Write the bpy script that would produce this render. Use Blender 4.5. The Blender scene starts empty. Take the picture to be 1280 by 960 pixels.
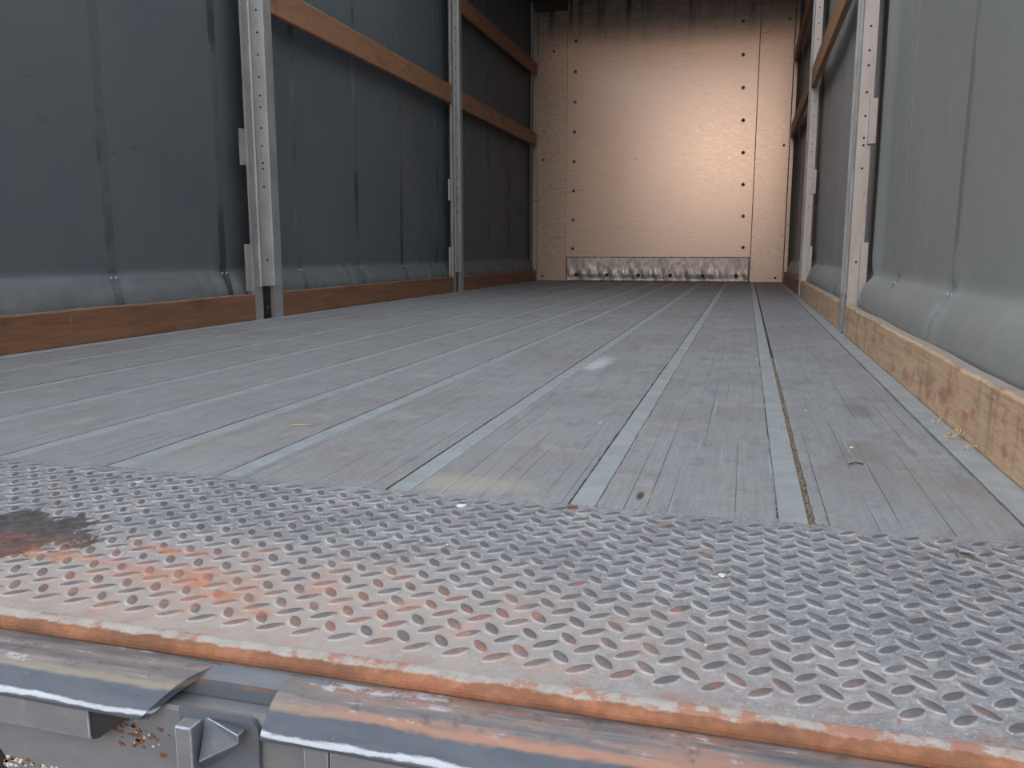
import bpy, math, random
from mathutils import Vector
random.seed(7)
C = bpy.context.scene.collection
SC = bpy.context.scene

# ---------------------------------------------------------------- camera, sky, sun, exposure
cam_d = bpy.data.cameras.new('camera'); cam = bpy.data.objects.new('camera', cam_d); C.objects.link(cam)
cam_d.lens = 36 * 1038.57 / 1280; cam_d.sensor_width = 36; cam_d.clip_start = .02; cam_d.clip_end = 200
cam.location = (0, 0, .3097); cam.rotation_euler = (math.pi / 2 - .1586, 0, .2719)
SC.camera = cam
SUN_DIR = Vector((-.028, -1, .115)).normalized()          # towards the low hazy sun behind the open rear
sd = bpy.data.lights.new('low_sun', 'SUN'); sun = bpy.data.objects.new('low_sun', sd); C.objects.link(sun)
sd.energy = .27; sd.color = (1, .62, .42); sd.angle = math.radians(6)
sun.rotation_euler = (-SUN_DIR).to_track_quat('-Z', 'Y').to_euler()
SC.view_settings.view_transform = 'Standard'; SC.view_settings.look = 'None'
SC.view_settings.gamma = 1; SC.view_settings.exposure = 0.0; SC.view_settings.use_curve_mapping = False
SC.cycles.max_bounces = 10; SC.cycles.diffuse_bounces = 6; SC.cycles.use_denoising = True
w = bpy.data.worlds.new('sky'); SC.world = w; w.use_nodes = True
wn = w.node_tree; wn.nodes.clear()
tc = wn.nodes.new('ShaderNodeTexCoord'); sp = wn.nodes.new('ShaderNodeSeparateXYZ'); wn.links.new(tc.outputs['Generated'], sp.inputs[0])
rp = wn.nodes.new('ShaderNodeValToRGB'); wn.links.new(sp.outputs['Z'], rp.inputs[0])
E = rp.color_ramp.elements
E[0].position = 0; E[0].color = (.74, .68, .64, 1); E[1].position = 1; E[1].color = (.88, .935, .985, 1)
e = E.new(.12); e.color = (.88, .84, .82, 1); e = E.new(.35); e.color = (.89, .92, .965, 1)
dp = wn.nodes.new('ShaderNodeVectorMath'); dp.operation = 'DOT_PRODUCT'; wn.links.new(tc.outputs['Generated'], dp.inputs[0]); dp.inputs[1].default_value = SUN_DIR
mx = wn.nodes.new('ShaderNodeMath'); mx.operation = 'MAXIMUM'; wn.links.new(dp.outputs['Value'], mx.inputs[0]); mx.inputs[1].default_value = 0
pw = wn.nodes.new('ShaderNodeMath'); pw.operation = 'POWER'; wn.links.new(mx.outputs[0], pw.inputs[0]); pw.inputs[1].default_value = 26
ad = wn.nodes.new('ShaderNodeMix'); ad.data_type = 'RGBA'; ad.blend_type = 'ADD'; ad.inputs[0].default_value = 1
sc_ = wn.nodes.new('ShaderNodeVectorMath'); sc_.operation = 'SCALE'; sc_.inputs[0].default_value = (.55, .38, .30); wn.links.new(pw.outputs[0], sc_.inputs['Scale'])
wn.links.new(rp.outputs[0], ad.inputs[6]); wn.links.new(sc_.outputs[0], ad.inputs[7])
bg = wn.nodes.new('ShaderNodeBackground'); bg.inputs[1].default_value = 1.42; wn.links.new(ad.outputs[2], bg.inputs[0])
sd_ = wn.nodes.new('ShaderNodeMapRange'); wn.links.new(sp.outputs['X'], sd_.inputs[0]); sd_.inputs[1].default_value = -1; sd_.inputs[2].default_value = 1; sd_.inputs[3].default_value = 2.4; sd_.inputs[4].default_value = .95     # sky made brighter on the left to lift the right wall
wn.links.new(sd_.outputs[0], bg.inputs[1])
wo = wn.nodes.new('ShaderNodeOutputWorld'); wn.links.new(bg.outputs[0], wo.inputs[0])

# ---------------------------------------------------------------- measures (metres)
XL, XR, YF = -2.12, .36, 8.604
YP = (.967, .53)                                            # tread plate far and near edge
POSTS = (3.42, 6.08)
RAILS = [.0662, -.183, -.428, -.684, -.873, -1.074, -1.329, -1.580, -1.867]

# ---------------------------------------------------------------- material helpers
class T:
    def __init__(s, name):
        s.m = bpy.data.materials.new(name); s.m.use_nodes = True; s.t = s.m.node_tree
        s.b = s.t.nodes['Principled BSDF']
    def put(s, sock, v):
        if isinstance(v, bpy.types.NodeSocket): s.t.links.new(v, sock)
        elif isinstance(v, (tuple, list)):
            n = len(sock.default_value); sock.default_value = tuple(v)[:n] if len(v) >= n else tuple(v) + (1,)
        else: sock.default_value = v
    def node(s, ty, ins={}, out=0, **pr):
        n = s.t.nodes.new(ty)
        for k, v in pr.items(): setattr(n, k, v)
        for k, v in ins.items(): s.put(n.inputs[k], v)
        return n.outputs[out]
    def pos(s, rnd=False):
        p = s.node('ShaderNodeTexCoord', out=3)
        if rnd:
            r = s.node('ShaderNodeObjectInfo', out=5)
            p = s.node('ShaderNodeVectorMath', {0: p, 1: s.vec(s.math('MULTIPLY', r, 7), s.math('MULTIPLY', r, 13), s.math('MULTIPLY', r, 3))}, operation='ADD')
        return p
    def xyz(s, p):
        n = s.t.nodes.new('ShaderNodeSeparateXYZ'); s.put(n.inputs[0], p); return n.outputs
    def vec(s, x, y, z): return s.node('ShaderNodeCombineXYZ', {0: x, 1: y, 2: z})
    def mul(s, p, v): return s.node('ShaderNodeVectorMath', {0: p, 1: v}, operation='MULTIPLY')
    def noise(s, p, scale, detail=4, rough=.55, dist=0): return s.node('ShaderNodeTexNoise', {'Vector': p, 'Scale': scale, 'Detail': detail, 'Roughness': rough, 'Distortion': dist})
    def math(s, op, a, b=0, c=None):
        d = {0: a, 1: b}
        if c is not None: d[2] = c
        return s.node('ShaderNodeMath', d, operation=op)
    def rng(s, v, a, b, c=0, d=1): return s.node('ShaderNodeMapRange', {0: v, 1: a, 2: b, 3: c, 4: d})
    def mix(s, f, a, b, bt='MIX'): return s.node('ShaderNodeMix', {0: f, 6: a, 7: b}, out=2, data_type='RGBA', blend_type=bt)
    def bump(s, h, st=.3, d=.002, nrm=None):
        i = {'Height': h, 'Strength': st, 'Distance': d}
        if nrm is not None: i['Normal'] = nrm
        return s.node('ShaderNodeBump', i)
    def blob(s, o, c, r, n, k=1.0, ax=(0, 1)):               # soft ellipse with a noisy edge
        a = s.math('DIVIDE', s.math('SUBTRACT', o[ax[0]], c[0]), r[0]); b = s.math('DIVIDE', s.math('SUBTRACT', o[ax[1]], c[1]), r[1])
        d = s.math('SQRT', s.math('ADD', s.math('MULTIPLY', a, a), s.math('MULTIPLY', b, b)))
        return s.math('ADD', d, s.math('MULTIPLY', s.math('SUBTRACT', n, .5), k))
    def done(s, col, rough=.6, metal=0, normal=None, spec=.5):
        s.put(s.b.inputs['Base Color'], col); s.put(s.b.inputs['Roughness'], rough); s.put(s.b.inputs['Metallic'], metal)
        s.put(s.b.inputs['Specular IOR Level'], spec)
        if normal is not None: s.put(s.b.inputs['Normal'], normal)
        return s.m

def rgb(r, g, b):
    f = lambda c: (c / 255 / 12.92) if c / 255 <= .04045 else ((c / 255 + .055) / 1.055) ** 2.4
    return (f(r), f(g), f(b), 1)

def m_floor():
    t = T('worn_grey_planks'); p = t.pos(); o = t.xyz(p)
    sw = t.vec(o[1], o[0], 0)
    def brick(off, bw, rh, mort, sm):
        n = t.t.nodes.new('ShaderNodeTexBrick'); n.offset = off; n.offset_frequency = 2
        for k, v in (('Vector', sw), ('Color1', (0, 0, 0, 1)), ('Color2', (1, 1, 1, 1)), ('Mortar', (.5, .5, .5, 1)), ('Scale', 1), ('Mortar Size', mort), ('Mortar Smooth', sm), ('Bias', 0), ('Brick Width', bw), ('Row Height', rh)): t.put(n.inputs[k], v)
        return n.outputs
    br = brick(.37, .93, .0262, .0007, .3)
    grain = t.noise(t.mul(p, (60, 2.2, 1)), 3, 6, .65)
    fine = t.noise(t.mul(p, (140, 9, 1)), 3, 5, .7)
    blot = t.noise(p, 2.3, 6, .62); blot2 = t.noise(p, 9, 7, .65, .4); mid = t.noise(t.mul(p, (1, .45, 1)), 22, 6, .7)
    c = t.mix(t.rng(grain, .3, .7), rgb(132, 134, 138), rgb(156, 159, 164))
    c = t.mix(t.math('MULTIPLY', t.rng(br[0], 0, 1, 0, 1), .30), c, rgb(128, 129, 133))
    c = t.mix(t.rng(blot, .42, .66, 0, .75), c, rgb(130, 126, 127)); c = t.mix(t.rng(t.noise(t.mul(p, (1, .5, 1)), 5.5, 7, .7, .5), .52, .68, 0, .55), c, rgb(142, 134, 126))
    c = t.mix(t.rng(blot2, .55, .78, 0, .55), c, rgb(178, 177, 174))
    c = t.mix(t.rng(mid, .54, .66, 0, .55), c, rgb(114, 115, 119)); c = t.mix(t.rng(t.noise(p, 120, 5, .75), .56, .66, 0, .45), c, rgb(184, 184, 184))
    c = t.mix(t.rng(fine, .62, .78, 0, .35), c, rgb(96, 94, 94))
    seen = t.rng(t.noise(t.mul(p, (14, .9, 1)), 1.6, 3), .47, .60)
    near = t.rng(o[1], 1.0, 3.4, 1, .35)
    crack = t.math('MULTIPLY', t.math('MULTIPLY', br[1], t.math('MULTIPLY', seen, .8)), near)
    c = t.mix(crack, c, rgb(52, 50, 50))
    bn = t.noise(p, 16, 5, .6)
    for cc, r, col, k in (((.19, 1.36), (.045, .09), rgb(122, 112, 102), .5), ((.227, 1.73), (.03, .1), rgb(96, 92, 90), .5), ((.30, 1.19), (.03, .06), rgb(120, 110, 102), .4)):
        c = t.mix(t.rng(t.blob(o, cc, r, bn, 1.2), .45, 1.2, k, 0), c, col)
    c = t.mix(t.rng(t.blob(o, (-.36, 1.03), (.11, .06), bn, 1.6), .4, 1.1, .5, 0), c, rgb(176, 166, 150))
    c = t.mix(t.rng(t.blob(o, (-.385, 2.28), (.035, .17), bn, 1.2), .3, 1.2, .75, 0), c, rgb(198, 202, 208))
    c = t.mix(t.rng(t.blob(o, (-.118, 1.035), (.005, .022), bn, 1.2), .5, 1.1, .9, 0), c, rgb(46, 42, 40)); c = t.mix(t.rng(t.blob(o, (-.107, 1.04), (.006, .018), bn, 1.2), .5, 1.1, .7, 0), c, rgb(168, 148, 124))
    # light scratches along the bed
    scr = t.noise(t.mul(p, (90, 1.3, 1)), 2.0, 2, .4)
    c = t.mix(t.rng(scr, .70, .73, 0, .45), c, rgb(186, 188, 190))
    h = t.math('SUBTRACT', t.math('MULTIPLY', grain, .5), t.math('MULTIPLY', crack, 2.5))
    h = t.math('ADD', h, t.math('MULTIPLY', mid, .5))
    return t.done(c, t.rng(mid, .3, .7, .50, .68), 0, t.bump(h, .5, .0012), .45)

def m_rail():
    t = T('bluish_worn_steel'); p = t.pos()
    a = t.noise(p, 14, 6, .6); b = t.noise(t.mul(p, (70, 1, 1)), 3, 4)
    c = t.mix(t.rng(a, .35, .68), rgb(164, 171, 177), rgb(145, 150, 154)); c = t.mix(t.rng(b, .58, .75, 0, .6), c, rgb(178, 185, 190))
    c = t.mix(t.rng(t.noise(p, 31, 5, .7), .62, .74, 0, .5), c, rgb(132, 128, 124))
    return t.done(c, t.rng(a, .3, .7, .42, .55), .1, t.bump(b, .15, .0008), .5)

def m_tread():
    t = T('diamond_tread_steel'); p = t.pos(); o = t.xyz(p)
    n1 = t.noise(p, 9, 7, .65); n2 = t.noise(p, 42, 6, .7); n3 = t.noise(p, 160, 4, .7); bn = t.noise(p, 17, 8, .72, .6)
    c = t.mix(t.rng(n1, .35, .65), rgb(122, 123, 131), rgb(146, 147, 153))
    c = t.mix(t.rng(n2, .5, .66, 0, .8), c, rgb(170, 168, 168)); c = t.mix(t.rng(t.noise(p, 330, 3, .6), .56, .64, 0, .6), c, rgb(184, 182, 181))
    c = t.mix(t.rng(t.noise(p, 105, 6, .8), .52, .60, 0, .7), c, rgb(98, 96, 101))
    warm = t.rng(t.blob(o, (-.45, .60), (.42, .13), bn, 1.3), .4, 1.5, .8, 0)
    c = t.mix(warm, c, rgb(178, 166, 160))
    warm2 = t.math('MULTIPLY', t.rng(o[1], .53, .72, .45, 0), t.rng(o[0], -.35, .1, 1, .15)); c = t.mix(warm2, c, rgb(170, 163, 157))
    # low ring of pale dirt round each lug, darker worn top
    lugtop = t.rng(o[2], .0026, .0031); ring = t.math('MULTIPLY', t.rng(o[2], .00203, .0022), t.rng(o[2], .0025, .0030, 1, 0))
    c = t.mix(t.math('MULTIPLY', ring, t.math('MULTIPLY', t.rng(n2, .38, .62, .05, .85), t.rng(n1, .35, .6, .45, 1))), c, rgb(190, 189, 192))
    c = t.mix(t.math('MULTIPLY', lugtop, t.rng(n2, .3, .6, .95, .7)), c, rgb(84, 82, 86))
    # rust: on lugs and in patches
    sp = t.noise(p, 27, 3, .5); sp2 = t.noise(t.mul(p, (1, 1, 0)), 60, 4, .6)
    rz = t.rng(t.blob(o, (-.42, .62), (.36, .10), bn, 1.2), .55, 1.4, 1, 0)
    lrust = t.math('MULTIPLY', lugtop, t.rng(t.math('ADD', sp, t.math('MULTIPLY', rz, .12)), .62, .70))
    nearr = t.math('MULTIPLY', lugtop, t.math('MULTIPLY', t.rng(o[1], .54, .64, 1, 0), t.rng(sp, .53, .62)))
    lrust = t.math('MAXIMUM', lrust, nearr)
    lrust = t.math('MULTIPLY', lrust, t.rng(sp2, .38, .55, .25, .8)); c = t.mix(lrust, c, t.mix(t.rng(sp2, .4, .65), rgb(176, 112, 84), rgb(126, 96, 88)))
    patch = t.math('MULTIPLY', rz, t.rng(t.noise(p, 20, 7, .7), .50, .66))
    c = t.mix(t.math('MULTIPLY', patch, t.rng(n2, .4, .6, .7, .25)), c, t.mix(t.rng(sp2, .35, .6), rgb(206, 158, 136), rgb(184, 138, 120)))
    for cc, r in (((-.447, .613), (.045, .016)), ((-.405, .592), (.035, .009)), ((-.56, .70), (.05, .012)), ((-.66, .655), (.09, .014)), ((-.50, .64), (.08, .03)), ((-.37, .66), (.016, .03))):
        c = t.mix(t.math('MULTIPLY', t.rng(t.blob(o, cc, r, bn, 2.4), .4, 1.2, .8, 0), t.rng(n2, .4, .58, 1, .25)), c, rgb(192, 124, 96))
    # dark oily stain with a ragged outline at the left
    st = t.rng(t.blob(o, (-.80, .694), (.165, .070), bn, 2.2), .84, .93, 1, 0)
    sc = t.mix(t.rng(n2, .4, .65), rgb(60, 55, 57), rgb(92, 85, 85))
    sc = t.mix(t.math('MULTIPLY', t.rng(o[1], .72, .65), t.rng(bn, .40, .58, .2, .9)), sc, rgb(140, 84, 62))
    c = t.mix(t.math('MULTIPLY', st, .93), c, sc)
    # band of rust along the rear edge
    er = t.math('MULTIPLY', t.rng(o[1], .575, .535), t.rng(t.noise(p, 34, 6, .7), .48, .62))
    c = t.mix(t.math('MULTIPLY', er, .6), c, rgb(160, 104, 84))
    h = t.math('ADD', t.math('MULTIPLY', n2, .8), t.math('MULTIPLY', n3, .45))
    rough = t.math('ADD', t.rng(n2, .3, .7, .50, .66), t.math('MULTIPLY', st, .02))
    return t.done(c, rough, 0, t.bump(h, .6, .0013), .45)

def m_lip():
    t = T('rusty_lip_steel'); p = t.pos(); o = t.xyz(p)
    a = t.noise(t.mul(p, (1, 2, 2)), 12, 7, .7); b = t.noise(p, 70, 6, .7)
    rust = t.mix(t.rng(b, .35, .65), rgb(142, 96, 70), rgb(172, 122, 96)); rust = t.mix(t.rng(a, .4, .65), rust, rgb(118, 84, 66))
    top = t.mix(t.rng(b, .35, .65), rgb(160, 154, 150), rgb(182, 176, 170))
    top = t.mix(t.rng(t.math('ADD', t.noise(p, 30, 7, .75), t.rng(o[0], -.35, .1, 0, .08)), .54, .60, 0, .8), top, rgb(168, 112, 90))
    k = t.math('ADD', t.math('SUBTRACT', o[1], .531), t.math('MULTIPLY', t.math('SUBTRACT', t.noise(p, 46, 5, .7), .5), .012))
    c = t.mix(t.rng(k, 0, .002), rust, top)
    return t.done(c, .75, 0, t.bump(b, .5, .001), .3)

def m_paint(name, base, edge, rustk=.0, gloss=.35):
    t = T(name); p = t.pos(); o = t.xyz(p)
    a = t.noise(t.mul(p, (1, 3, 3)), 9, 7, .65); b = t.noise(p, 60, 6, .7); l = t.noise(t.mul(p, (3, 40, 40)), 3, 5, .6)
    c = t.mix(t.rng(a, .35, .65), base, edge)
    c = t.mix(t.rng(b, .60, .72, 0, .5), c, rgb(150, 148, 146))
    if rustk: c = t.mix(t.rng(l, .62 - rustk * .15, .72, 0, .85), c, t.mix(t.rng(b, .35, .65), rgb(146, 104, 84), rgb(166, 126, 104)))
    return t.done(c, t.rng(b, .3, .7, gloss, gloss + .22), .1, t.bump(b, .35, .0009), .5)

def m_cover():                                                # slanted cover: scuffed dirty top, blue-grey paint lower down
    t = T('scuffed_blue_grey_paint'); p = t.pos(); o = t.xyz(p)
    a = t.noise(t.mul(p, (1, 4, 4)), 14, 7, .7); b = t.noise(p, 75, 6, .7); l = t.noise(t.mul(p, (2.2, 26, 26)), 4, 6, .65)
    low = t.mix(t.rng(a, .35, .65), rgb(72, 80, 94), rgb(88, 95, 107)); low = t.mix(t.rng(b, .62, .72, 0, .5), low, rgb(136, 134, 134))
    up = t.mix(t.rng(l, .35, .62), rgb(92, 92, 98), rgb(134, 127, 124))
    rightw = t.rng(o[0], -.34, -.22)
    up = t.mix(t.math('MULTIPLY', t.rng(l, .45, .62), t.math('ADD', t.math('MULTIPLY', rightw, .75), .15)), up, rgb(152, 112, 96))
    up = t.mix(t.math('MULTIPLY', t.rng(l, .50, .60), t.rng(t.noise(t.mul(p, (1, 2, 2)), 24, 6, .75), .52, .60, 0, .85)), up, rgb(182, 192, 206)); up = t.mix(t.rng(b, .55, .66, 0, .6), up, rgb(84, 78, 78))
    k = t.math('ADD', o[2], t.math('MULTIPLY', t.math('SUBTRACT', a, .5), .010))
    c = t.mix(t.rng(k, -.0215, -.0195), low, up)
    band = t.math('MULTIPLY', t.rng(k, -.0235, -.0215), t.rng(k, -.0175, -.0195))
    c = t.mix(t.math('MULTIPLY', band, .8), c, t.mix(rightw, rgb(140, 132, 118), rgb(170, 126, 104)))
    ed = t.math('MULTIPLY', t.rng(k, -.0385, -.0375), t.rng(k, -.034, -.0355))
    c = t.mix(t.math('MULTIPLY', ed, .8), c, rgb(206, 218, 232))                 # edge highlight painted pale along the bend
    return t.done(c, t.rng(b, .3, .7, .34, .55), .12, t.bump(t.math('ADD', b, t.math('MULTIPLY', a, 1.5)), .45, .0012), .5)

def m_curtain(name, c1, c2, rough=.5):
    t = T(name); p = t.pos(); o = t.xyz(p)
    a = t.noise(t.mul(p, (1, 1, .6)), 2.2, 6, .6); b = t.noise(p, 18, 6, .65); s = t.noise(t.mul(p, (1, 2, 10)), 2.4, 5, .6)
    wv = t.noise(p, 420, 2, .6)
    c = t.mix(t.rng(a, .3, .7), c1, c2)
    c = t.mix(t.rng(b, .60, .76, 0, .22), c, rgb(120, 120, 120))
    c = t.mix(t.rng(s, .66, .74, 0, .35), c, rgb(60, 60, 62))
    dust_lift = t.math('MULTIPLY', t.rng(o[2], .24, .08), t.rng(t.noise(t.mul(p, (1, 1, 3)), 6, 6, .7), .35, .65, .2, .8))
    c = t.mix(dust_lift, c, rgb(146, 147, 147))  # light caught by the bulge is painted in with this dust tone
    return t.done(c, t.rng(b, .3, .7, rough, rough + .15), 0, t.bump(t.math('ADD', t.math('MULTIPLY', a, 6), t.math('MULTIPLY', wv, .25)), .25, .004), .45)

def m_strap(name, base, dark, light):
    t = T(name); p = t.pos(); q = t.mul(p, (1, 1, 1))
    a = t.noise(t.mul(p, (1, 1.6, .9)), 2.6, 3, .5); b = t.noise(p, 26, 5, .7)
    c = t.mix(t.rng(a, .54, .62, 0, .9), base, dark); c = t.mix(t.rng(a, .43, .36, 0, .75), c, light); c = t.mix(t.rng(b, .56, .7, 0, .5), c, dark)
    return t.done(c, .55, 0, t.bump(b, .2, .001), .4)

def m_wood(name, a_, b_, dark, red=None, dust_lift=.0, fresh=0):
    t = T(name); p = t.pos(True); o = t.xyz(p)
    g = t.noise(t.mul(p, (3, 1, 16)), 3.2, 8, .65, .8); f = t.noise(t.mul(p, (3, 2.4, 60)), 4, 5, .7); bl = t.noise(t.mul(p, (1, 1.3, 2.4)), 4.2, 6, .6)
    st = t.noise(t.mul(p, (1, 3.2, 1.1)), 5, 5, .65)
    c = t.mix(t.rng(g, .35, .65), a_, b_); c = t.mix(t.rng(f, .52, .7, 0, .5), c, dark)
    c = t.mix(t.rng(bl, .54, .72, 0, .55), c, dark)
    if red: c = t.mix(t.rng(t.noise(t.mul(p, (1, 2.2, 4)), 6, 6, .7), .54, .64, 0, .6), c, red)
    if fresh:
        c = t.mix(t.rng(t.noise(t.mul(p, (1, 4, 9)), 7, 6, .75), .58, .66, 0, .6), c, rgb(206, 178, 138))
        c = t.mix(t.rng(t.noise(t.mul(p, (1, 8, .9)), 1.6, 6, .75), .54, .72, 0, .65), c, rgb(104, 84, 70))
    else: c = t.mix(t.rng(st, .34, .30, 0, .5), c, rgb(168, 132, 102))
    if dust_lift:
        n = t.xyz(t.node('ShaderNodeNewGeometry', out=1)); c = t.mix(t.math('MULTIPLY', t.rng(n[2], .6, .9), dust_lift), c, rgb(150, 146, 142))
    return t.done(c, .55 if not fresh else .75, 0, t.bump(t.math('ADD', g, f), .4, .0015), .4)

def m_post():
    t = T('galvanised_post_metal'); p = t.pos(True)
    a = t.noise(t.mul(p, (1, 1, .5)), 12, 6, .65); b = t.noise(t.mul(p, (1, 1, .25)), 60, 5, .7)
    c = t.mix(t.rng(a, .35, .65), rgb(160, 160, 160), rgb(184, 184, 182)); c = t.mix(t.rng(b, .60, .72, 0, .6), c, rgb(104, 100, 96))
    return t.done(c, t.rng(a, .3, .7, .36, .52), .35, t.bump(b, .2, .0008), .5)

def m_ply(name='coated_plywood', tint=1.0, strip=False):
    t = T(name); p = t.pos(); o = t.xyz(p)
    g = t.noise(t.mul(p, (1.4, 1, 26)), 3, 8, .7, .3); b = t.noise(t.mul(p, (1, 1, 2.2)), 7, 7, .7); f = t.noise(t.mul(p, (6, 1, 90)), 3, 5, .7); big = t.noise(p, 1.3, 4, .5)
    c = t.mix(t.rng(g, .35, .65), rgb(178, 160, 148), rgb(194, 177, 163)); c = t.mix(t.rng(big, .35, .65, 0, .5), c, rgb(194, 176, 162))
    c = t.mix(t.rng(f, .62, .74, 0, .5 if strip else .3), c, rgb(136, 112, 94))
    if strip: c = t.mix(t.rng(t.noise(t.mul(p, (2, 1, 4)), 13, 8, .8), .50, .62, 0, .75), c, rgb(136, 122, 112))
    # short dark scrapes, and drips that run down from the top edge
    sc = t.noise(t.mul(p, (2.2, 1, 18)), 3.1, 2, .4); c = t.mix(t.rng(sc, .735, .76, 0, .7), c, rgb(92, 72, 60))
    dr = t.noise(t.mul(p, (4.5, 1, .3)), 2.3, 4, .6)
    c = t.mix(t.math('MULTIPLY', t.rng(dr, .52, .64), t.rng(o[2], 2.3, 2.72, 0, .85)), c, rgb(56, 46, 42))
    c = t.mix(t.math('MULTIPLY', t.rng(b, .35, .6, .3, 1), t.rng(o[2], 2.30, 2.75, 0, .7)), c, rgb(84, 72, 66))
    low = t.math('MULTIPLY', t.rng(o[2], .9, .2), t.rng(b, .5, .7, 0, .5)); c = t.mix(low, c, rgb(176, 168, 160))
    wave = t.noise(t.mul(p, (1, 1, .8)), 2.4, 3, .5)
    h = t.math('ADD', t.math('MULTIPLY', f, .6), t.math('ADD', t.math('MULTIPLY', g, .15), t.math('MULTIPLY', wave, 1.2)))
    return t.done(c, t.rng(f, .3, .7, .19, .27), 0, t.bump(h, .16, .0007), 1.0)

def m_kick():
    t = T('battered_galvanised_sheet'); p = t.pos(); o = t.xyz(p)
    a = t.noise(t.mul(p, (3, 1, 1.4)), 6, 6, .7, .6); b = t.noise(t.mul(p, (9, 1, 2)), 8, 6, .7)
    c = t.mix(t.rng(a, .35, .65), rgb(112, 116, 120), rgb(160, 166, 170)); c = t.mix(t.math('MULTIPLY', t.rng(b, .54, .66), t.rng(o[2], .25, .10)), c, rgb(214, 214, 212))
    c = t.mix(t.rng(b, .42, .36, 0, .6), c, rgb(84, 82, 80))
    return t.done(c, .38, .45, t.bump(t.math('ADD', a, t.math('MULTIPLY', b, .4)), .5, .004), .5)

def plain(name, c, rough=.5, metal=0, nz=60, var=.35):
    t = T(name); p = t.pos(True); n = t.noise(p, nz, 4)
    return t.done(t.mix(t.rng(n, .35, .65, 0, var), c, tuple(v * .55 for v in c[:3]) + (1,)), rough, metal, t.bump(n, .2, .0008))

M = dict(floor=m_floor(), rail=m_rail(), tread=m_tread(), lip=m_lip(), cover=m_cover(), post=m_post(), ply=m_ply(), strip=m_ply('scratched_plywood_strip', strip=True), kick=m_kick(),
         paint=m_paint('grey_sill_paint', rgb(112, 116, 124), rgb(128, 130, 134)), paintdark=m_paint('blue_grey_channel_paint', rgb(88, 96, 108), rgb(106, 112, 122), .25, .28),
         curL=m_curtain('tarpaulin_dim_side', rgb(92, 101, 107), rgb(103, 109, 113)), curR=m_curtain('tarpaulin_lit_side', rgb(128, 131, 131), rgb(141, 143, 142), .36),  # one tarpaulin: left tone painted dimmer, right painted as better lit
         strap=m_strap('welded_seam_band', rgb(96, 102, 106), rgb(64, 66, 68), rgb(118, 118, 116)), strapR=m_strap('welded_seam_band_lit', rgb(138, 140, 139), rgb(108, 108, 107), rgb(160, 160, 158)),  # right seam bands carry the lit tone of their curtain
         woodL=m_wood('red_brown_board', rgb(128, 90, 68), rgb(150, 108, 82), rgb(78, 58, 50), dust_lift=.6),
         woodR=m_wood('weathered_tan_board', rgb(186, 154, 126), rgb(206, 176, 144), rgb(118, 94, 78), rgb(160, 94, 82), dust_lift=.85, fresh=1),
         beam=m_wood('brown_slat_wood', rgb(150, 108, 80), rgb(168, 126, 96), rgb(100, 72, 56), dust_lift=.4),
         roof=plain('dark_roof_skin', rgb(70, 66, 64), .8), worn=plain('rubbed_bright_edge', rgb(176, 190, 206), .4, .3, 90, .9), dark=plain('dark_gap', rgb(34, 33, 34), .7), black=plain('black_recess', rgb(26, 26, 28), .45),  # black paints the shade inside the foot slots and sill hole
         bolt=plain('dull_bolt_steel', rgb(128, 118, 110), .4, .6), screw=plain('bright_screw_steel', rgb(200, 206, 206), .3, .7), rustbolt=plain('rusty_metal', rgb(120, 78, 58), .8),
         crumb=plain('pale_crumb', rgb(226, 218, 200), .8), straw=plain('dry_straw', rgb(196, 176, 132), .8), shaving=plain('wood_shaving_pale', rgb(220, 200, 160), .8), litter=plain('dark_litter', rgb(78, 62, 48), .9),
         grit=plain('packed_grit', rgb(150, 134, 112), .95, 0, 260, 1.0), ground=plain('yard_concrete', rgb(140, 134, 126), .9, 0, 4), frame=plain('chassis_steel', rgb(60, 60, 64), .7))

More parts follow.
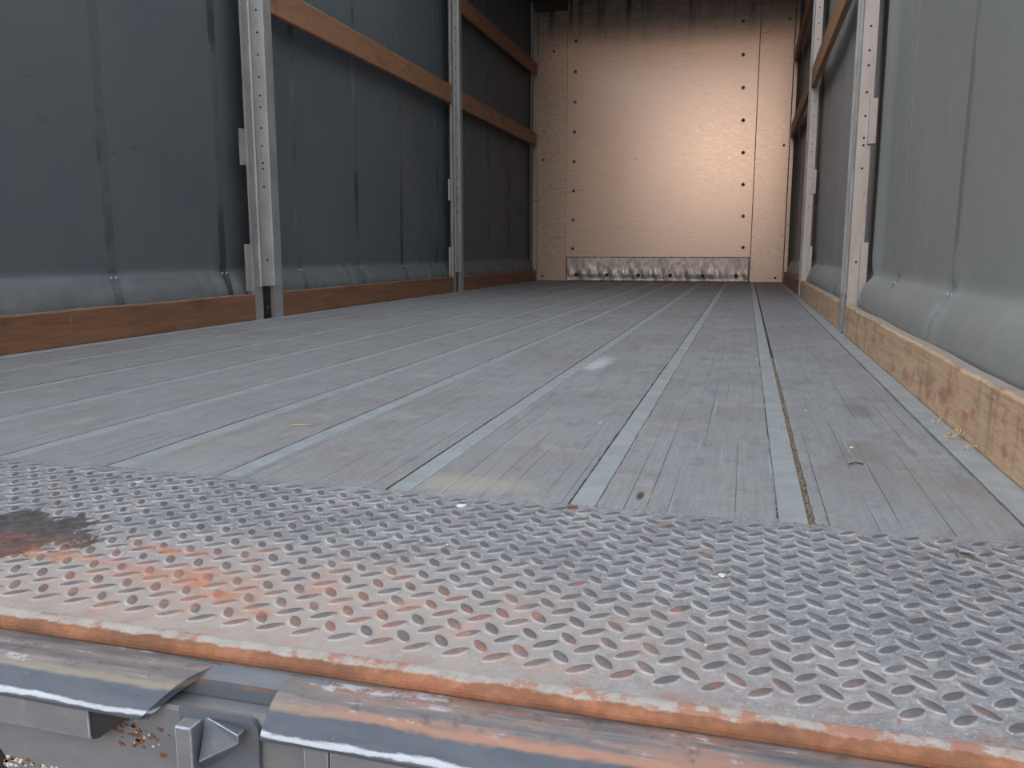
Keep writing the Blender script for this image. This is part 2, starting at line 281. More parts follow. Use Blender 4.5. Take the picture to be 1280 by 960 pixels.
# ---------------------------------------------------------------- mesh helpers
class MB:
    def __init__(s): s.v = []; s.f = []; s.mi = []; s.sm = []
    def add(s, vs, fs, mi=0, sm=False):
        b = len(s.v); s.v += [tuple(v) for v in vs]; s.f += [tuple(b + i for i in f) for f in fs]; s.mi += [mi] * len(fs); s.sm += [sm] * len(fs); return s
    def box(s, x0, x1, y0, y1, z0, z1, mi=0):
        vs = [(x, y, z) for x in (x0, x1) for y in (y0, y1) for z in (z0, z1)]
        return s.add(vs, [(0, 1, 3, 2), (4, 6, 7, 5), (0, 4, 5, 1), (2, 3, 7, 6), (0, 2, 6, 4), (1, 5, 7, 3)], mi)
    def extr(s, prof, p0, p1, fn, mi=0, sm=False, cap=True, steps=1):   # closed profile, swept; fn(u,v,t)->xyz
        n = len(prof); vs = []
        for k in range(steps + 1):
            t = p0 + (p1 - p0) * k / steps; vs += [fn(u, v, t) for u, v in prof]
        fs = [(k * n + i, k * n + (i + 1) % n, (k + 1) * n + (i + 1) % n, (k + 1) * n + i) for k in range(steps) for i in range(n)]
        s.add(vs, fs, mi, sm)
        if cap: s.add(vs[:n], [tuple(range(n))[::-1]], mi); s.add(vs[-n:], [tuple(range(n))], mi)
        return s
    def cyl(s, c, ax, r, h, n=16, mi=0, r2=None, dome=0):
        ax = Vector(ax).normalized(); a = ax.orthogonal().normalized(); b = ax.cross(a); c = Vector(c); r2 = r if r2 is None else r2
        R = [(r, 0), (r2, h)] + ([(r2 * .6, h + dome * .8), (r2 * .15, h + dome)] if dome else [])
        vs = [c + ax * hh + (a * math.cos(2 * math.pi * i / n) + b * math.sin(2 * math.pi * i / n)) * rr for rr, hh in R for i in range(n)]
        fs = [(k * n + i, k * n + (i + 1) % n, (k + 1) * n + (i + 1) % n, (k + 1) * n + i) for k in range(len(R) - 1) for i in range(n)]
        fs += [tuple(range(n))[::-1], tuple(range((len(R) - 1) * n, len(R) * n))]
        return s.add(vs, fs, mi)
    def tube(s, pts, r, n=6, mi=0):
        vs = []; P = [Vector(p) for p in pts]
        for i, p in enumerate(P):
            d = (P[min(i + 1, len(P) - 1)] - P[max(i - 1, 0)]).normalized(); a = d.orthogonal().normalized(); b = d.cross(a)
            rr = r[i] if isinstance(r, (list, tuple)) else r
            vs += [p + (a * math.cos(2 * math.pi * k / n) + b * math.sin(2 * math.pi * k / n)) * rr for k in range(n)]
        m = len(P); fs = [(j * n + i, j * n + (i + 1) % n, (j + 1) * n + (i + 1) % n, (j + 1) * n + i) for j in range(m - 1) for i in range(n)]
        fs += [tuple(range(n))[::-1], tuple(range((m - 1) * n, m * n))]
        return s.add(vs, fs, mi, True)
    def build(s, name, mats, parent=None, bev=0, seg=2, recalc=True, edge=None):
        if edge: mats = [mats, edge]
        me = bpy.data.meshes.new(name); me.from_pydata(s.v, [], s.f); mats = mats if isinstance(mats, (list, tuple)) else [mats]
        for m in mats: me.materials.append(m)
        me.polygons.foreach_set('material_index', s.mi); me.polygons.foreach_set('use_smooth', s.sm)
        if recalc:
            import bmesh
            bm = bmesh.new(); bm.from_mesh(me); bmesh.ops.recalc_face_normals(bm, faces=bm.faces); bm.to_mesh(me); bm.free()
        me.update(); o = bpy.data.objects.new(name, me); C.objects.link(o)
        if parent: o.parent = parent
        if bev:
            b = o.modifiers.new('bevel', 'BEVEL'); b.width = bev; b.segments = seg; b.limit_method = 'ANGLE'; b.angle_limit = math.radians(35)
            if edge: b.material = 1
        return o

def tag(o, label, cat, group=None):
    o['label'] = label; o['category'] = cat
    if group: o['group'] = group
    return o
def struct(o, label=None):
    o['kind'] = 'structure'
    if label: o['label'] = label
    return o
def empty(name, loc=(0, 0, 0)):
    o = bpy.data.objects.new(name, None); C.objects.link(o); o.location = loc; o.empty_display_size = .1; return o
def copy_tree(o, parent=None):
    c = o.copy(); C.objects.link(c); c.parent = parent
    for ch in list(o.children): copy_tree(ch, c)
    return c

# ---------------------------------------------------------------- setting: ground, roof, walls, floor
struct(MB().box(-40, 40, -40, 40, -1.35, -1.25).build('ground', M['ground']), 'pale concrete yard below the trailer')
b = MB().box(XL - .12, XR + .12, 5.4, YF + .08, 2.80, 2.84)       # the sliding roof stands folded forward, the rear is open to the sky
for y in (5.5, 5.8, 6.1, 6.4, 7.1, 8.2): b.box(XL - .08, XR + .08, y - .025, y + .025, 2.755, 2.80)
struct(b.build('ceiling', M['roof']), 'dark roof skin with cross bows')

# floor: dark bed, ten runs of planks between the rails
sub = MB().box(XL - .06, XR + .06, YP[0] - .02, YF, -.16, -.012).build('floor', M['frame']); struct(sub, 'grey worn plank floor of the trailer')
edges = [XR - .042] + RAILS + [XL + .042]
RW = .0165; GAP = .0013
for i in range(len(edges) - 1):
    x1 = edges[i] - (.001 if i == 0 else RW + GAP); x0 = edges[i + 1] + (.001 if i == len(edges) - 2 else RW + (.0075 if i == 0 else GAP))
    rnd = random.Random(i); vs = []; n = 150
    for k in range(n + 1):
        y = YP[0] + .0015 + (YF - .004 - YP[0]) * (k / n) ** 1.8
        j = .0011
        vs += [(x0 + rnd.uniform(-j, j), y, -.012), (x0 + rnd.uniform(-j, j), y, -.0006), (x0 + .002, y, 0), (x1 - .002, y, 0), (x1 + rnd.uniform(-j, j), y, -.0006), (x1 + rnd.uniform(-j, j), y, -.012)]
    fs = [(6 * k + q, 6 * k + q + 1, 6 * k + 7 + q, 6 * k + 6 + q) for k in range(n) for q in range(5)] + [(0, 5, 4, 3, 2, 1), tuple(6 * n + q for q in range(6))]
    MB().add(vs, fs).build('floor_plank_panel', M['floor'], sub)

# curtains (sliding tarpaulins), bulging over the bottom boards
def curtain(side):
    sx = 1 if side == 'right' else -1; X = (XR + .085) if sx > 0 else (XL - .085)
    seams = [1.34, 2.02, 2.725, 3.44, 4.08, 4.76, 5.44, 6.12, 6.8, 7.48, 8.16] if sx > 0 else [1.86, 2.52, 3.205, 3.862, 4.52, 5.18, 5.857, 6.5, 7.124, 7.805, 8.45]
    def inward(y, z):
        d = 0
        if z < .225:
            a = min(1, (.225 - z) / .10); d += .052 * math.sin(a * math.pi / 2) ** .8
        if z < .10: d -= .06 * ((.10 - z) / .12) ** 1.5
        ds = min(abs(y - q) for q in seams)
        if z < .26: d -= .009 * math.exp(-(ds / .05) ** 2) * math.exp(-((z - .20) / .03) ** 2)
        wob = math.sin(y * 3.1 + .7 * sx) * .006 + math.sin(y * 7.3 + z * 1.1) * .0025 + math.sin(z * 2.2 + y) * .004
        d += wob * (1 if z > .2 else .5)
        for k in range(1, 12):                                                    # small puckers along the foot of the sheet
            d += .0012 * math.sin(y * (11 + 5.3 * k) + k * 2.1) * math.exp(-((z - .17) / .06) ** 2)
        if sx > 0: d += .034 * math.exp(-((y - 3.15) / .045) ** 2) * min(1, max(0, (z - .16) / .1))     # sheet bunched beside the post
        else: d += .010 * math.exp(-((y - 3.70) / .05) ** 2) * min(1, max(0, (z - .2) / .2))
        return d
    P = lambda y, z, off=0: (X - sx * (inward(y, z) + off), y, z)
    zs = [-.03, 0, .03, .05, .07, .085, .10, .115, .13, .145, .16, .175, .19, .2, .21, .22, .23, .25, .28, .33] + [.33 + (2.80 - .33) * k / 30 for k in range(1, 31)]
    n = 420; ys = [.5 + (YF - .5) * k / n for k in range(n + 1)]; m = len(zs)
    vs = [P(y, z) for y in ys for z in zs] + [P(y, z, -.003) for y in ys for z in zs]
    N = len(ys) * m; fs = []
    for k in range(n):
        for j in range(m - 1):
            a = k * m + j; fs.append((a, a + 1, a + m + 1, a + m)); fs.append((N + a, N + a + m, N + a + m + 1, N + a + 1))
    w_ = MB().add(vs, fs, 0, True).build('wall_' + side, M['curR' if sx > 0 else 'curL'], recalc=False)
    struct(w_, 'grey tarpaulin side curtain on the %s' % side)
    # seams
    zz = [z for z in zs if z >= .0]
    for y in seams:
        if y < 1.2: continue
        hw = .017 if sx > 0 else .024; vs = []
        for z in zz:
            yy = y + (.028 * math.sin(min(1, max(0, (.21 - z) / .14)) * math.pi * .9) * -1 if z < .21 else 0)      # the band swings rearwards over the bulge
            c = [(yy - hw, .0002), (yy - hw * .9, .0016), (yy, .0018), (yy + hw * .9, .0016), (yy + hw, .0002)]
            vs += [P(a, z, o_) for a, o_ in c]
        fs = [(5 * k + q, 5 * k + q + 1, 5 * k + 6 + q, 5 * k + 5 + q) for k in range(len(zz) - 1) for q in range(4)]
        MB().add(vs, fs, 0, False).build('seam_band', M['strapR' if sx > 0 else 'strap'], w_)
        r = MB()
        for dy in (-.013, .013): r.cyl(P(y + dy, .213, .001), (-sx, 0, 0), .006, .002, 12, dome=.003)
        r.build('rivet_pair', M['screw'], w_)
    return w_
curtain('left'); curtain('right')

# front wall: two narrow plywood strips and a wide panel between, bolts, battered kick plate
wf = MB().box(XL - .10, XR + .10, YF + .012, YF + .06, -.1, 2.8).build('wall_front', M['roof']); struct(wf, 'plywood front wall with metal kick plate')
PX0, PX1 = -1.815, .036
MB().box(XL, PX0 - .003, YF, YF + .012, .004, 2.68).build('plywood_strip', M['strip'], wf, .002)
MB().box(PX1 + .003, XR - .009, YF, YF + .012, .004, 2.80).build('plywood_strip', M['strip'], wf, .004)
MB().box(PX0, PX1, YF - .010, YF + .012, .02, 2.80).build('plywood_panel', M['ply'], wf, .0015)
MB().box(XL - .04, XL - .001, YF - .06, YF + .012, .0, 2.68).build('corner_strip', M['strip'], wf, .002)
MB().box(XR - .004, XR + .03, YF - .01, YF + .012, .0, 2.8).build('corner_strip', M['strip'], wf, .002)
# kick plate: crumpled sheet
vs = []; nx, nz = 120, 14; rk = random.Random(3)
for i in range(nx + 1):
    for j in range(nz + 1):
        x = PX0 + .004 + (PX1 - PX0 - .008) * i / nx; z = .003 + .25 * j / nz; q = j / nz
        d = .013 + .004 * math.sin(x * 23) * (1 - q) + .004 * math.sin(x * 57 + 4 * q) * math.exp(-((q - .3) / .2) ** 2) + .010 * math.exp(-((q - .30) / .12) ** 2) * (.6 + .4 * math.sin(x * 11)) + rk.uniform(-.0008, .0008)
        if j == 0: d += .006
        vs.append((x, YF - d, z))
fs = [(i * (nz + 1) + j, (i + 1) * (nz + 1) + j, (i + 1) * (nz + 1) + j + 1, i * (nz + 1) + j + 1) for i in range(nx) for j in range(nz)]
kp = MB().add(vs, fs, 0, True).build('kick_plate', M['kick'], wf); so = kp.modifiers.new('thick', 'SOLIDIFY'); so.thickness = .002; so.offset = 1
for k in range(6): MB().cyl((-1.70 + .322 * k, YF - .016, .067), (0, -1, 0), .018, .008, 14, dome=.004).build('kick_plate_bolt', M['dark'], wf)
for x in [-1.70, -1.51, -1.44, -1.20, -1.10, -1.01, -.91, -.80, -.40, -.32, -.16]: MB().cyl((x, YF - .012, .243), (0, -1, 0), .009, .003, 10, dome=.002).build('kick_plate_screw', M['bolt'], wf)
for k in range(8):
    for x, z in ((-1.742 + .0015 * k, .335 + .2925 * k), (-.035 - .0125 * k, .345 + .302 * k)):
        bt = MB().cyl((x, YF - .0095, z), (0, -1, 0), .020, .002, 18).build('washer', M['bolt'], wf)
        MB().cyl((x, YF - .0115, z), (0, -1, 0), .012, .003, 14, dome=.005).build('bolt_head', M['rustbolt' if k in (1, 5) else 'dark'], bt)
for x, z in ((-2.065, 1.24), (-2.065, .05), (.30, 1.31), (.28, .05), (-1.96, 2.3), (.30, 2.45)): MB().cyl((x, YF, z), (0, -1, 0), .012, .003, 12, dome=.003).build('plywood_screw', M['dark'], wf)

# ---------------------------------------------------------------- steel rails between the planks
order = ['nearest the right side board', 'second from the right side board', 'third from the right side board', 'fourth from the right side board', 'middle one of the nine', 'fourth from the left side board', 'third from the left side board', 'second from the left side board', 'nearest the left side board']
for i, x in enumerate(RAILS):
    n = 60; vs = []; rr = random.Random(40 + i); w2 = RW if i != 0 else .0168
    pr = [(-w2, -.0115), (-w2, -.0022), (-w2 + .0012, -.001), (w2 - .0012, -.001), (w2, -.0022), (w2, -.0115)]
    o = MB().extr(pr, YP[0] + .002, YF - .014, lambda u, v, t: (x + u, t, v), steps=n).build('floor_rail', M['rail'])
    tag(o, 'blue-grey steel rail let into the plank floor, ' + order[i], 'floor rail', 'steel rails let into the plank floor')
# edge angles along both walls
for s, lab in ((1, 'right'), (-1, 'left')):
    X = XR if s > 0 else XL
    o = MB().extr([(0, -.011), (.040, -.011), (.0405, .0005), (.039, .0022), (0, .0025)] if s < 0 else [(-.040, -.011), (0, -.011), (0, .0025), (-.039, .0022), (-.0405, .0005)], YP[0] + .002, YF - .014, lambda u, v, t: (X + u, t, v), steps=4).build('floor_edge_angle', M['rail'])
    tag(o, 'long flat steel edge strip between the planks and the %s side board' % lab, 'edge strip', 'steel edge strips of the floor')

# ---------------------------------------------------------------- diamond tread plate at the rear
def tread_plate():
    b = MB(); z0 = .002; x0, x1 = XL - .02, XR + .02
    b.box(x0, x1, YP[1] + .012, YP[0], -.010, z0)
    # lugs: pitch measured from the photograph
    L, W_ = .0125, .0042; r = random.Random(5)
    st = [-.97, -.75, -.4, 0, .4, .75, .97]
    def lug(cx, cy, ang, sc=1, hh=1):
        ca, sa = math.cos(ang), math.sin(ang); vs = []; H = .0018 * hh
        for t in st:
            wv = W_ * (1 - t * t) ** .75 + .0004; h = H * (1 - t ** 4) ** .6
            for q, zz in ((-1.95, -.0002), (-1.2, .0004), (-.85, h * .66), (-.4, h), (.4, h), (.85, h * .66), (1.2, .0004), (1.95, -.0002)):
                u, v = t * L * sc, q * wv * sc; vs.append((cx + u * ca - v * sa, cy + u * sa + v * ca, z0 + zz))
        n = len(st); fs = [(8 * k + q, 8 * k + 8 + q, 8 * k + 9 + q, 8 * k + 1 + q) for k in range(n - 1) for q in range(7)]
        fs += [tuple(range(8)), tuple(8 * (n - 1) + q for q in range(7, -1, -1))]
        b.add(vs, fs, 0, True)
    px, py = .0325, .0312
    for i in range(-62, 17):
        for j in range(-3, 13):
            for dx, dy, an in ((-.140, .6015, 42), (-.124, .6155, -52)):
                x = dx + px * i; y = dy + py * j
                if x < x0 + .02 or x > x1 - .02 or y < YP[1] + .026 or y > YP[0] - .012: continue
                if min(math.hypot(x + .324, y - .931), math.hypot(x + .779, y - .917), math.hypot(x + .191, y - .958), math.hypot(x - .22, y - .90)) < .011: continue
                lug(x + r.uniform(-.0004, .0004), y + r.uniform(-.0004, .0004), math.radians(an + r.uniform(-2, 2)), r.uniform(.94, 1.04), r.uniform(.75, 1.1))
    o = b.build('tread_plate', M['tread'])
    tag(o, 'worn diamond tread steel plate across the rear edge of the floor', 'tread plate')
    for x, y, m in ((-.324, .931, 'screw'), (-.779, .917, 'screw'), (.228, .905, 'bolt')):
        h = MB().cyl((x, y, z0 - .0005), (0, 0, 1), .0095, .0018, 20, r2=.0085, dome=.0012).build('screw_head', M[m], o)
        MB().box(x - .004, x + .004, y - .0008, y + .0008, z0 + .0022, z0 + .0031).build('screw_slot', M['dark'], h)
    MB().cyl((-.191, .958, z0 - .0004), (0, 0, 1), .0075, .0007, 16).build('rusty_hole', M['rustbolt'], o)
    return o
tread_plate()

# ---------------------------------------------------------------- rear sill: rusty lip, channel, covers
sill = empty('rear_sill', (-.88, .50, -.25)); sb = sill
tag(sill, 'painted steel rear sill with rusty lip below the tread plate', 'sill')
def sp_(name, mb, mat, parent=None, **k):
    o = mb.build(name, mat, parent or sill, **k)
    if (parent or sill) is sill: o.matrix_parent_inverse = sill_inv
    return o
bpy.context.view_layer.update(); sill_inv = sill.matrix_world.inverted()
x0, x1 = XL - .02, XR + .12
# rounded lip
prof = [(.5445, -.006), (.5445, .0005), (.5435, .0024), (.541, .0028), (.538, .0026), (.533, .0018), (.5295, .0004), (.5275, -.0025), (.5268, -.005), (.5272, -.0080), (.5285, -.0100), (.56, -.0100)]
o = sp_('rusty_lip', MB().extr(prof, x0, x1, lambda u, v, t: (t, u, v), sm=False, steps=80), M['lip'])
# back channel (seen in the gap)
GL, GR = -.372, -.318
prof = [(.56, -.0100), (.530, -.0101), (.524, -.0118), (.520, -.016), (.519, -.022), (.519, -.031), (.517, -.033), (.505, -.0335), (.500, -.0345), (.4985, -.038), (.4985, -.30), (.56, -.30)]
sp_('sill_channel', MB().extr(prof, x0, x1, lambda u, v, t: (t, u, v), steps=4), M['paint'])
prof = [(.524, -.0104), (.518, -.0135), (.5155, -.0185), (.5155, -.0325), (.5195, -.0325), (.5195, -.0200), (.5245, -.0125)]
sp_('channel_liner', MB().extr(prof, GL - .06, GR + .03, lambda u, v, t: (t, u, v), steps=4), M['paintdark'])
# slanted covers with cut ends
def cover(xa, xb, cut_a, cut_b, seg=26, fb=.0):
    o_ = [(.5280, -.0104), (.517, -.0122), (.508, -.0150), (.500, -.0200), (.4935, -.0270), (.4885, -.0330), (.4866, -.0362), (.4855, -.0395), (.4862, -.0425)]
    i_ = [(y + .0030, z - .0065) for y, z in o_[:-2]] + [(.4925, -.0425), (.4900, -.0440)]
    pr = o_ + i_[::-1]; vs = []; rr = random.Random(int(abs(xa) * 100))
    AL = [0]
    for a, b_ in zip(o_, o_[1:]): AL.append(AL[-1] + math.hypot(a[0] - b_[0], a[1] - b_[1]))
    AL = [a / AL[-1] for a in AL]; AL = AL + AL[::-1]
    for k in range(seg + 1):
        t = k / seg
        for (y, z), q in zip(pr, AL):
            xs = xa + cut_a * q; xe = xb + cut_b * q
            dz = 0 if z < -.05 else .0006 * math.sin(t * 31 + y * 90)
            vs.append((xs + (xe - xs) * t, y, z + dz))
    n = len(pr); fs = [(k * n + i, k * n + (i + 1) % n, (k + 1) * n + (i + 1) % n, (k + 1) * n + i) for k in range(seg) for i in range(n)]
    fs += [tuple(range(n))[::-1], tuple(range(seg * n, (seg + 1) * n))]
    return MB().add(vs, fs)
o = sp_('sill_cover', cover(x0, -.383, 0, -.047), M['cover'], bev=.0008)
o = sp_('sill_cover', cover(-.322, x1, -.004, 0), M['cover'], bev=.0008)
# pierced skirt pieces under the covers
sp_('skirt_plate', MB().box(x0, -.478, .4866, .4985, -.0665, -.0405), M['paint'], bev=.001, edge=M['worn'])
sp_('skirt_plate', MB().box(-.2705, x1, .4866, .4985, -.14, -.0405), M['paint'], bev=.001, edge=M['worn'])
sp_('skirt_plate', MB().box(-.292, -.2725, .4880, .4985, -.14, -.042), M['paint'], bev=.001, edge=M['worn'])
# dark triangular piece at the cut end of the left cover
b = MB(); tri = [(-.4775, -.0415), (-.442, -.0435), (-.471, -.066), (-.4775, -.068)]
b.extr(tri, .4885, .4984, lambda u, v, t: (u, t, v)); sp_('dark_triangle', b, M['dark'], bev=.0008)
# hook bracket in the gap: rounded plate, vertical bar, wedge
def arc(cx, cz, r, a0, a1, n=8): return [(cx + r * math.cos(math.radians(a0 + (a1 - a0) * k / n)), cz + r * math.sin(math.radians(a0 + (a1 - a0) * k / n))) for k in range(n + 1)]
pl_ = [(-.400, -.115), (-.400, -.0305)] + arc(-.345, -.0435, .013, 90, 0) + [(-.333, -.075), (-.342, -.115)]
lk = sp_('latch_bracket', MB().extr(pl_, .4940, .4984, lambda u, v, t: (u, t, v)), M['paintdark'], bev=.001, edge=M['worn'])
w_ = MB().add([(-.377, .4945, -.036), (-.377, .4945, -.078), (-.337, .476, -.0335), (-.337, .476, -.0405), (-.377, .483, -.066), (-.343, .4945, -.040)],
              [(0, 2, 5), (0, 1, 4), (0, 4, 3, 2), (1, 5, 3, 4), (2, 3, 5), (0, 5, 1)])
w2 = w_.build('wedge', M['paintdark'], lk, bev=.0008, edge=M['worn'])
w3 = MB().box(-.394, -.380, .480, .4942, -.14, -.038).build('upright_bar', M['paint'], lk, bev=.0012, edge=M['worn'])
# rust and broken paint beside the bracket, low flakes
def flake(x, z, s, r):
    n = 9; q = [r.uniform(.4, 1.3) for _ in range(n)]; vs = []
    for h, m_ in ((.4990, 1), (.4978, .7)):
        vs += [(x + s * q[i] * m_ * math.cos(i * 6.283 / n), h, z + s * .7 * q[i] * m_ * math.sin(i * 6.283 / n)) for i in range(n)]
    return MB().add(vs, [(i, (i + 1) % n, n + (i + 1) % n, n + i) for i in range(n)] + [tuple(range(n, 2 * n)), tuple(range(n))[::-1]])
for k in range(44):
    r = random.Random(200 + k); x = -.440 + r.gauss(0, .012); z = -.064 + r.gauss(0, .007)
    s = r.uniform(.0008, .0042) if k % 4 else r.uniform(.0006, .0018)
    if x > -.405: x -= .02
    sp_('rust_flake' if k % 4 else 'paint_chip', flake(x, z, s, r), M['rustbolt' if k % 4 else 'crumb'])

# hole and broken white paint at the lower left of the sill
sp_('sill_hole', MB().cyl((-.592, .4990, -.112), (0, -1, 0), .015, .0012, 20), M['black'])
for k in range(60):
    r = random.Random(500 + k); x = r.uniform(-.578, -.50); z = -.104 - (x + .578) * .06 - abs(r.gauss(0, .006)); s = r.uniform(.0008, .004)
    sp_('paint_chip' if k % 3 else 'rust_flake', flake(x, z, s, r), M['crumb' if k % 3 else 'rustbolt'])

# ---------------------------------------------------------------- posts
def make_post(side, name_label):
    sx = 1 if side == 'right' else -1
    root = empty('curtain_post')
    X0 = 0; W2 = .118
    dn = .012 if sx < 0 else .046
    # profile (u along Y, d = towards the inside)
    pr = [(-W2, -dn), (-W2, 0), (-W2 + .046, 0), (-W2 + .050, .006), (-W2 + .056, .006), (-W2 + .060, -.002), (-W2 + .064, -.040), (.005, -.040), (.012, -.038), (.040, -.001), (.044, .006), (.050, .006), (.054, 0), (W2, 0), (W2, -.046)]
    th = .003; inner = [(min(max(u, -W2 + .003), W2 - .003), d - th) for u, d in pr]
    inner[0] = (-W2 + th, -dn); inner[1] = (-W2 + th, -th); inner[-1] = (W2 - th, -.046)
    poly = pr + inner[::-1]
    f = lambda u, v, t: (-sx * v, u, t)
    MB().extr(poly, .15, 2.78, f, steps=1).build('channel', M['post'], root)
    for ua, ub in ((-W2, -W2 + .062), (.046, W2)): MB().extr([(ua, -.04), (ua, 0), (ub, 0), (ub, -.04)], .0, .15, f).build('foot', M['post'], root)
    ft = MB().extr([(-W2 + .0622, -.03), (-W2 + .0622, -.022), (.0458, -.022), (.0458, -.03)], .0, .149, f).build('foot_slot', M['black'], root)
    MB().extr([(-.035, -.0218), (-.035, -.014), (-.030, -.014), (-.030, -.0218)], .02, .13, f).build('locking_pin', M['post'], ft)
    MB().cyl(f(.01, -.0218, .05), (-sx, 0, 0), .008, .006, 12).build('foot_bolt', M['bolt'], ft)
    # rows of small holes
    hz = []; z = 2.70
    zs_ = [.27, .60, .68, .705] + [.78 + .0 * k for k in range(1)] + [.86, .95, 1.0] + [1.08 + .095 * k for k in range(18)]
    for z in zs_:
        h = MB()
        if sx < 0:
            c = f(.027, -.0185, z); nrm = Vector((.61, -.79, 0)); h.cyl(Vector(c) - nrm * .001, nrm, .0045, .0022, 10)
        else:
            h.cyl(f(-W2, -.023, z), (0, -1, 0), .0042, .0006, 10)
        h.build('hole', M['dark'], root)
    for z in (.19, .42, .55, .93, 1.25):
        h = MB().cyl(f(-W2 + .022, -.0002, z), (-sx, 0, 0), .003, .0006, 8); h.build('hole', M['dark'], root)
        h = MB().cyl(f(W2 - .03, -.0002, z + .1), (-sx, 0, 0), .003, .0006, 8); h.build('hole', M['dark'], root)
    # slat pockets, folded sheet standing out on the near side
    for za, zb in ((.135, .34), (.685, .835)):
        b = MB(); u0 = -W2 - .026; dd, dk = (-.010, .016) if sx < 0 else (-.034, .024)
        b.extr([(u0, dd - dk), (u0, dd), (-W2 + .002, dd), (-W2 + .002, dd - .003), (u0 + .003, dd - .003), (u0 + .003, dd - dk)], za, zb, f)
        b.extr([(u0, dd - dk), (u0, dd), (-W2 + .001, dd), (-W2 + .001, dd - dk)], za - .003, za, f)
        b.build('slat_pocket', M['post'], root)
    return root
lb = ['perforated metal curtain post on the left wall, nearer the rear', 'thin-looking metal curtain post on the left wall, nearer the front wall',
      'pale metal curtain post on the right wall with a row of holes, nearer the rear', 'narrow metal curtain post on the right wall, nearer the front wall']
for s, side in enumerate(('left', 'right')):
    p = make_post(side, '')
    for k, y in enumerate(POSTS):
        q = p if k == 0 else copy_tree(p)
        q.location = (XL if side == 'left' else XR, y + (-.04 if side == 'right' else 0), 0)
        tag(q, lb[s * 2 + k], 'post', 'curtain posts')

# ---------------------------------------------------------------- boards and slats
def board(name, side, ya, yb, za, zb, mat, label, cat, group, chip=0, inset=.0, th=.026):
    sx = 1 if side == 'right' else -1; X = (XR if sx > 0 else XL) + sx * inset; n = max(8, int((yb - ya) / .025)); rr = random.Random(int(ya * 31 + za * 7 + sx)); vs = []
    L = yb - ya; ph = rr.uniform(0, 6)
    for k in range(n + 1):
        y = L * k / n
        wob = .0012 * math.sin(y * 9 + ph) + rr.uniform(-.0006, .0006); cz = 0
        if chip:
            cz = -max(0, math.sin(y * 5.1 + 1.2) * math.sin(y * 13.7) - .72) * .016 * chip - rr.uniform(0, .0016) * chip
        h = zb - za
        for d, z in ((0, .0), (-.0015, .004), (wob * .6, h * .5), (-.001, h - .005 + cz), (.003, h + cz), (th - .003, h + cz * .4), (th, h - .003), (th, 0)):
            vs.append((sx * d, y, z + (wob if z > h * .6 else 0)))
    m = 8; fs = [(k * m + q, k * m + (q + 1) % m, (k + 1) * m + (q + 1) % m, (k + 1) * m + q) for k in range(n) for q in range(m)] + [tuple(range(m))[::-1], tuple(range(n * m, n * m + m))]
    o = MB().add(vs, fs).build(name, mat); o.location = (X, ya, za)
    return tag(o, label, cat, group)
G1 = 'bottom side boards'; G2 = 'wooden slats between the posts'
A0, A1, A2, A3 = .75, 3.30, 3.54, 5.96
board('side_board', 'left', A0, A1 - .002, .0028, .120, M['woodL'], 'red-brown bottom board on the left, running off the photo edge', 'board', G1, .3)
board('side_board', 'left', A2, A3, .0028, .120, M['woodL'], 'red-brown bottom board on the left between the two posts', 'board', G1, .3)
board('side_board', 'left', 6.202, YF - .065, .0028, .115, M['woodL'], 'red-brown bottom board on the left, touching the front wall', 'board', G1, .2)
board('side_board', 'right', A0, 3.258, .0028, .116, M['woodR'], 'tan stained splintered bottom board on the right, nearest the camera', 'board', G1, 1)
board('side_board', 'right', 3.502, 5.918, .0028, .116, M['woodR'], 'dull brown bottom board on the right between the two posts', 'board', G1, .5)
board('side_board', 'right', 6.162, YF - .015, .0028, .112, M['woodL'], 'short-looking dark bottom board on the right, touching the front wall', 'board', G1, .2)
board('wooden_slat', 'left', A2, A3, 1.374, 1.506, M['beam'], 'long brown slat on the left wall between the two posts', 'slat', G2)
board('wooden_slat', 'left', 6.202, YF - .065, 1.374, 1.500, M['beam'], 'lower brown slat on the left wall, touching the front wall', 'slat', G2)
board('wooden_slat', 'left', 6.202, YF - .065, 2.066, 2.186, M['beam'], 'upper brown slat on the left wall, touching the front wall', 'slat', G2)
board('wooden_slat', 'right', 3.502, 5.918, 1.352, 1.482, M['beam'], 'dark brown slat on the right wall between the two posts', 'slat', G2)
board('wooden_slat', 'right', 6.162, YF - .015, 1.374, 1.500, M['beam'], 'lower dark slat on the right wall, touching the front wall', 'slat', G2)
board('wooden_slat', 'right', 6.162, YF - .015, 2.066, 2.186, M['beam'], 'upper dark slat on the right wall, touching the front wall', 'slat', G2)

# ---------------------------------------------------------------- litter
def lump(x, y, z, s, mat, label, cat, name, group=None, seed=0):
    r = random.Random(seed); b = MB()
    for k in range(3):
        cx, cy = r.uniform(-.5, .5) * s, r.uniform(-.5, .5) * s; rr = s * r.uniform(.45, .75); n, m = 10, 6; vs = []
        for j in range(m + 1):
            for i in range(n):
                a = 2 * math.pi * i / n; t = math.pi * j / m; q = rr * (1 + r.uniform(-.12, .12))
                vs.append((cx + q * math.sin(t) * math.cos(a), cy + q * math.sin(t) * math.sin(a), max(0, rr * .55 * (1 + math.cos(t)))))
        b.add(vs, [(j * n + i, j * n + (i + 1) % n, (j + 1) * n + (i + 1) % n, (j + 1) * n + i) for j in range(m) for i in range(n)], 0, True)
    o = b.build(name, M[mat]); o.location = (x, y, z); return tag(o, label, cat, group)
GC = 'pale crumbs scattered on floor and plate'
lump(-.009, .781, .0021, .0042, 'crumb', 'largest pale crumb on the tread plate, right of its middle', 'crumb', 'crumb', GC, 1)
lump(-.292, .792, .0021, .0024, 'crumb', 'small pale crumb on the tread plate, left of its middle', 'crumb', 'crumb', GC, 2)
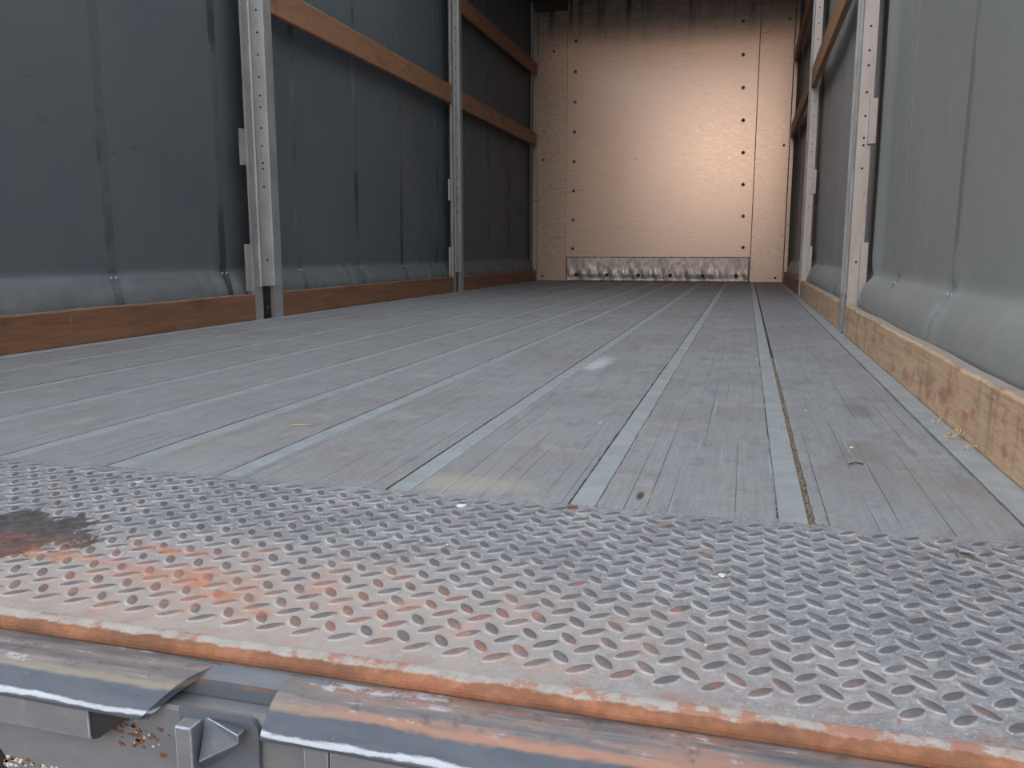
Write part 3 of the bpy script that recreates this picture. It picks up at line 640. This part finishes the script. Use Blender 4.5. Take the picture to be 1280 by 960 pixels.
lump(-.018, .634, .0021, .0016, 'crumb', 'tiny white crumb on the tread plate near the rusty lip', 'crumb', 'crumb', GC, 3)
lump(.1745, 1.386, 0, .0034, 'crumb', 'white crumb on the planks, nearest the right brown stain', 'crumb', 'crumb', GC, 4)
lump(.125, 1.70, 0, .0032, 'crumb', 'small pale crumb on the planks right of the rightmost rail', 'crumb', 'crumb', GC, 5)
lump(-.243, 1.47, 0, .0035, 'crumb', 'white crumb on the planks between second and third rails from the right', 'crumb', 'crumb', GC, 6)
lump(-.075, .752, .0021, .0015, 'straw', 'tiny yellowish bit on the tread plate below its centre', 'crumb', 'crumb', GC, 7)
b = MB().tube([(0, 0, .0015), (.018, .006, .0022), (.04, .007, .0016)], .0012); o = b.build('straw', M['straw']); o.location = (-.775, 1.30, 0); tag(o, 'short pale straw lying on the planks between two left rails', 'straw')
b = MB().tube([(0, 0, .0012), (.009, .004, .003), (.02, .003, .0014)], .0011); o = b.build('twig', M['litter']); o.location = (.158, 1.275, 0); tag(o, 'tiny dark twig on the planks by the right brown stain', 'twig')
# curled wood shavings by the near right board
GS = 'curled wood shavings along the right board'
for k, (x, y, s, lab) in enumerate([(.345, 1.62, 1.0, 'open curled pale wood shaving, farthest along the near right board'), (.343, 1.50, 1.3, 'tangled pale wood shaving in the middle of the row beside the right board'), (.347, 1.40, .9, 'thin pale wood shaving, closest to the camera by the right board')]):
    r = random.Random(60 + k); b = MB()
    for q in range(3 if k == 1 else 1):
        a0 = r.uniform(0, 6); pts = []
        for i in range(16):
            a = a0 + i * .38; rad = (.011 - .0003 * i) * s
            pts.append((rad * math.cos(a) * .8 + q * .004, rad * math.sin(a) * 1.2 + i * .0008, .0015 + .0055 * s * (1 + math.sin(a * 1.3)) * .9))
        b.tube(pts, .0009, 5)
    o = b.build('wood_shaving', M['shaving']); o.location = (x, y, .0024); tag(o, lab, 'wood shaving', GS)
# packed grit in the groove beside the rightmost rail
b = MB(); r = random.Random(9)
for k in range(420):
    y = YP[0] + .004 + 1.5 * r.random() ** 1.6; x = .0662 + RW + r.uniform(.0012, .0066); s = r.uniform(.0008, .0022); z = r.uniform(-.006, -.0022)
    vs = [(x + s * dx * r.uniform(.6, 1.2), y + s * 1.8 * dy * r.uniform(.6, 1.3), z + s * dz) for dx, dy, dz in ((-1, -1, -1), (1, -1, -1), (1, 1, -1), (-1, 1, -1), (0, 0, 1))]
    b.add(vs, [(0, 1, 4), (1, 2, 4), (2, 3, 4), (3, 0, 4), (3, 2, 1, 0)])
b.box(.0662 + RW + .0005, .0662 + RW + .007, YP[0] + .003, 2.6, -.0115, -.0058)
o = b.build('packed_grit', M['grit']); tag(o, 'packed brown grit in the groove beside the rightmost rail', 'grit'); o['kind'] = 'stuff'

# loose dirt where the planks and rails meet the tread plate
b = MB(); r = random.Random(77)
for k in range(900):
    c0 = r.choice(RAILS[:6] + [RAILS[2], RAILS[3], RAILS[4]]); x = c0 + r.gauss(0, .02) if r.random() < .75 else r.uniform(-.95, .34)
    y = YP[0] + .0015 + abs(r.gauss(0, .0022)); s_ = r.uniform(.0004, .0014)
    vs = [(x + s_ * 1.6 * dx * r.uniform(.6, 1.4), y + s_ * dy * r.uniform(.6, 1.3), .0002 + s_ * .8 * (dz + 1)) for dx, dy, dz in ((-1, -1, -1), (1, -1, -1), (1, 1, -1), (-1, 1, -1), (0, 0, .4))]
    b.add(vs, [(0, 1, 4), (1, 2, 4), (2, 3, 4), (3, 0, 4), (3, 2, 1, 0)])
o = b.build('loose_dirt', M['grit']); tag(o, 'loose brown dirt along the joint of planks and tread plate', 'dirt'); o['kind'] = 'stuff'
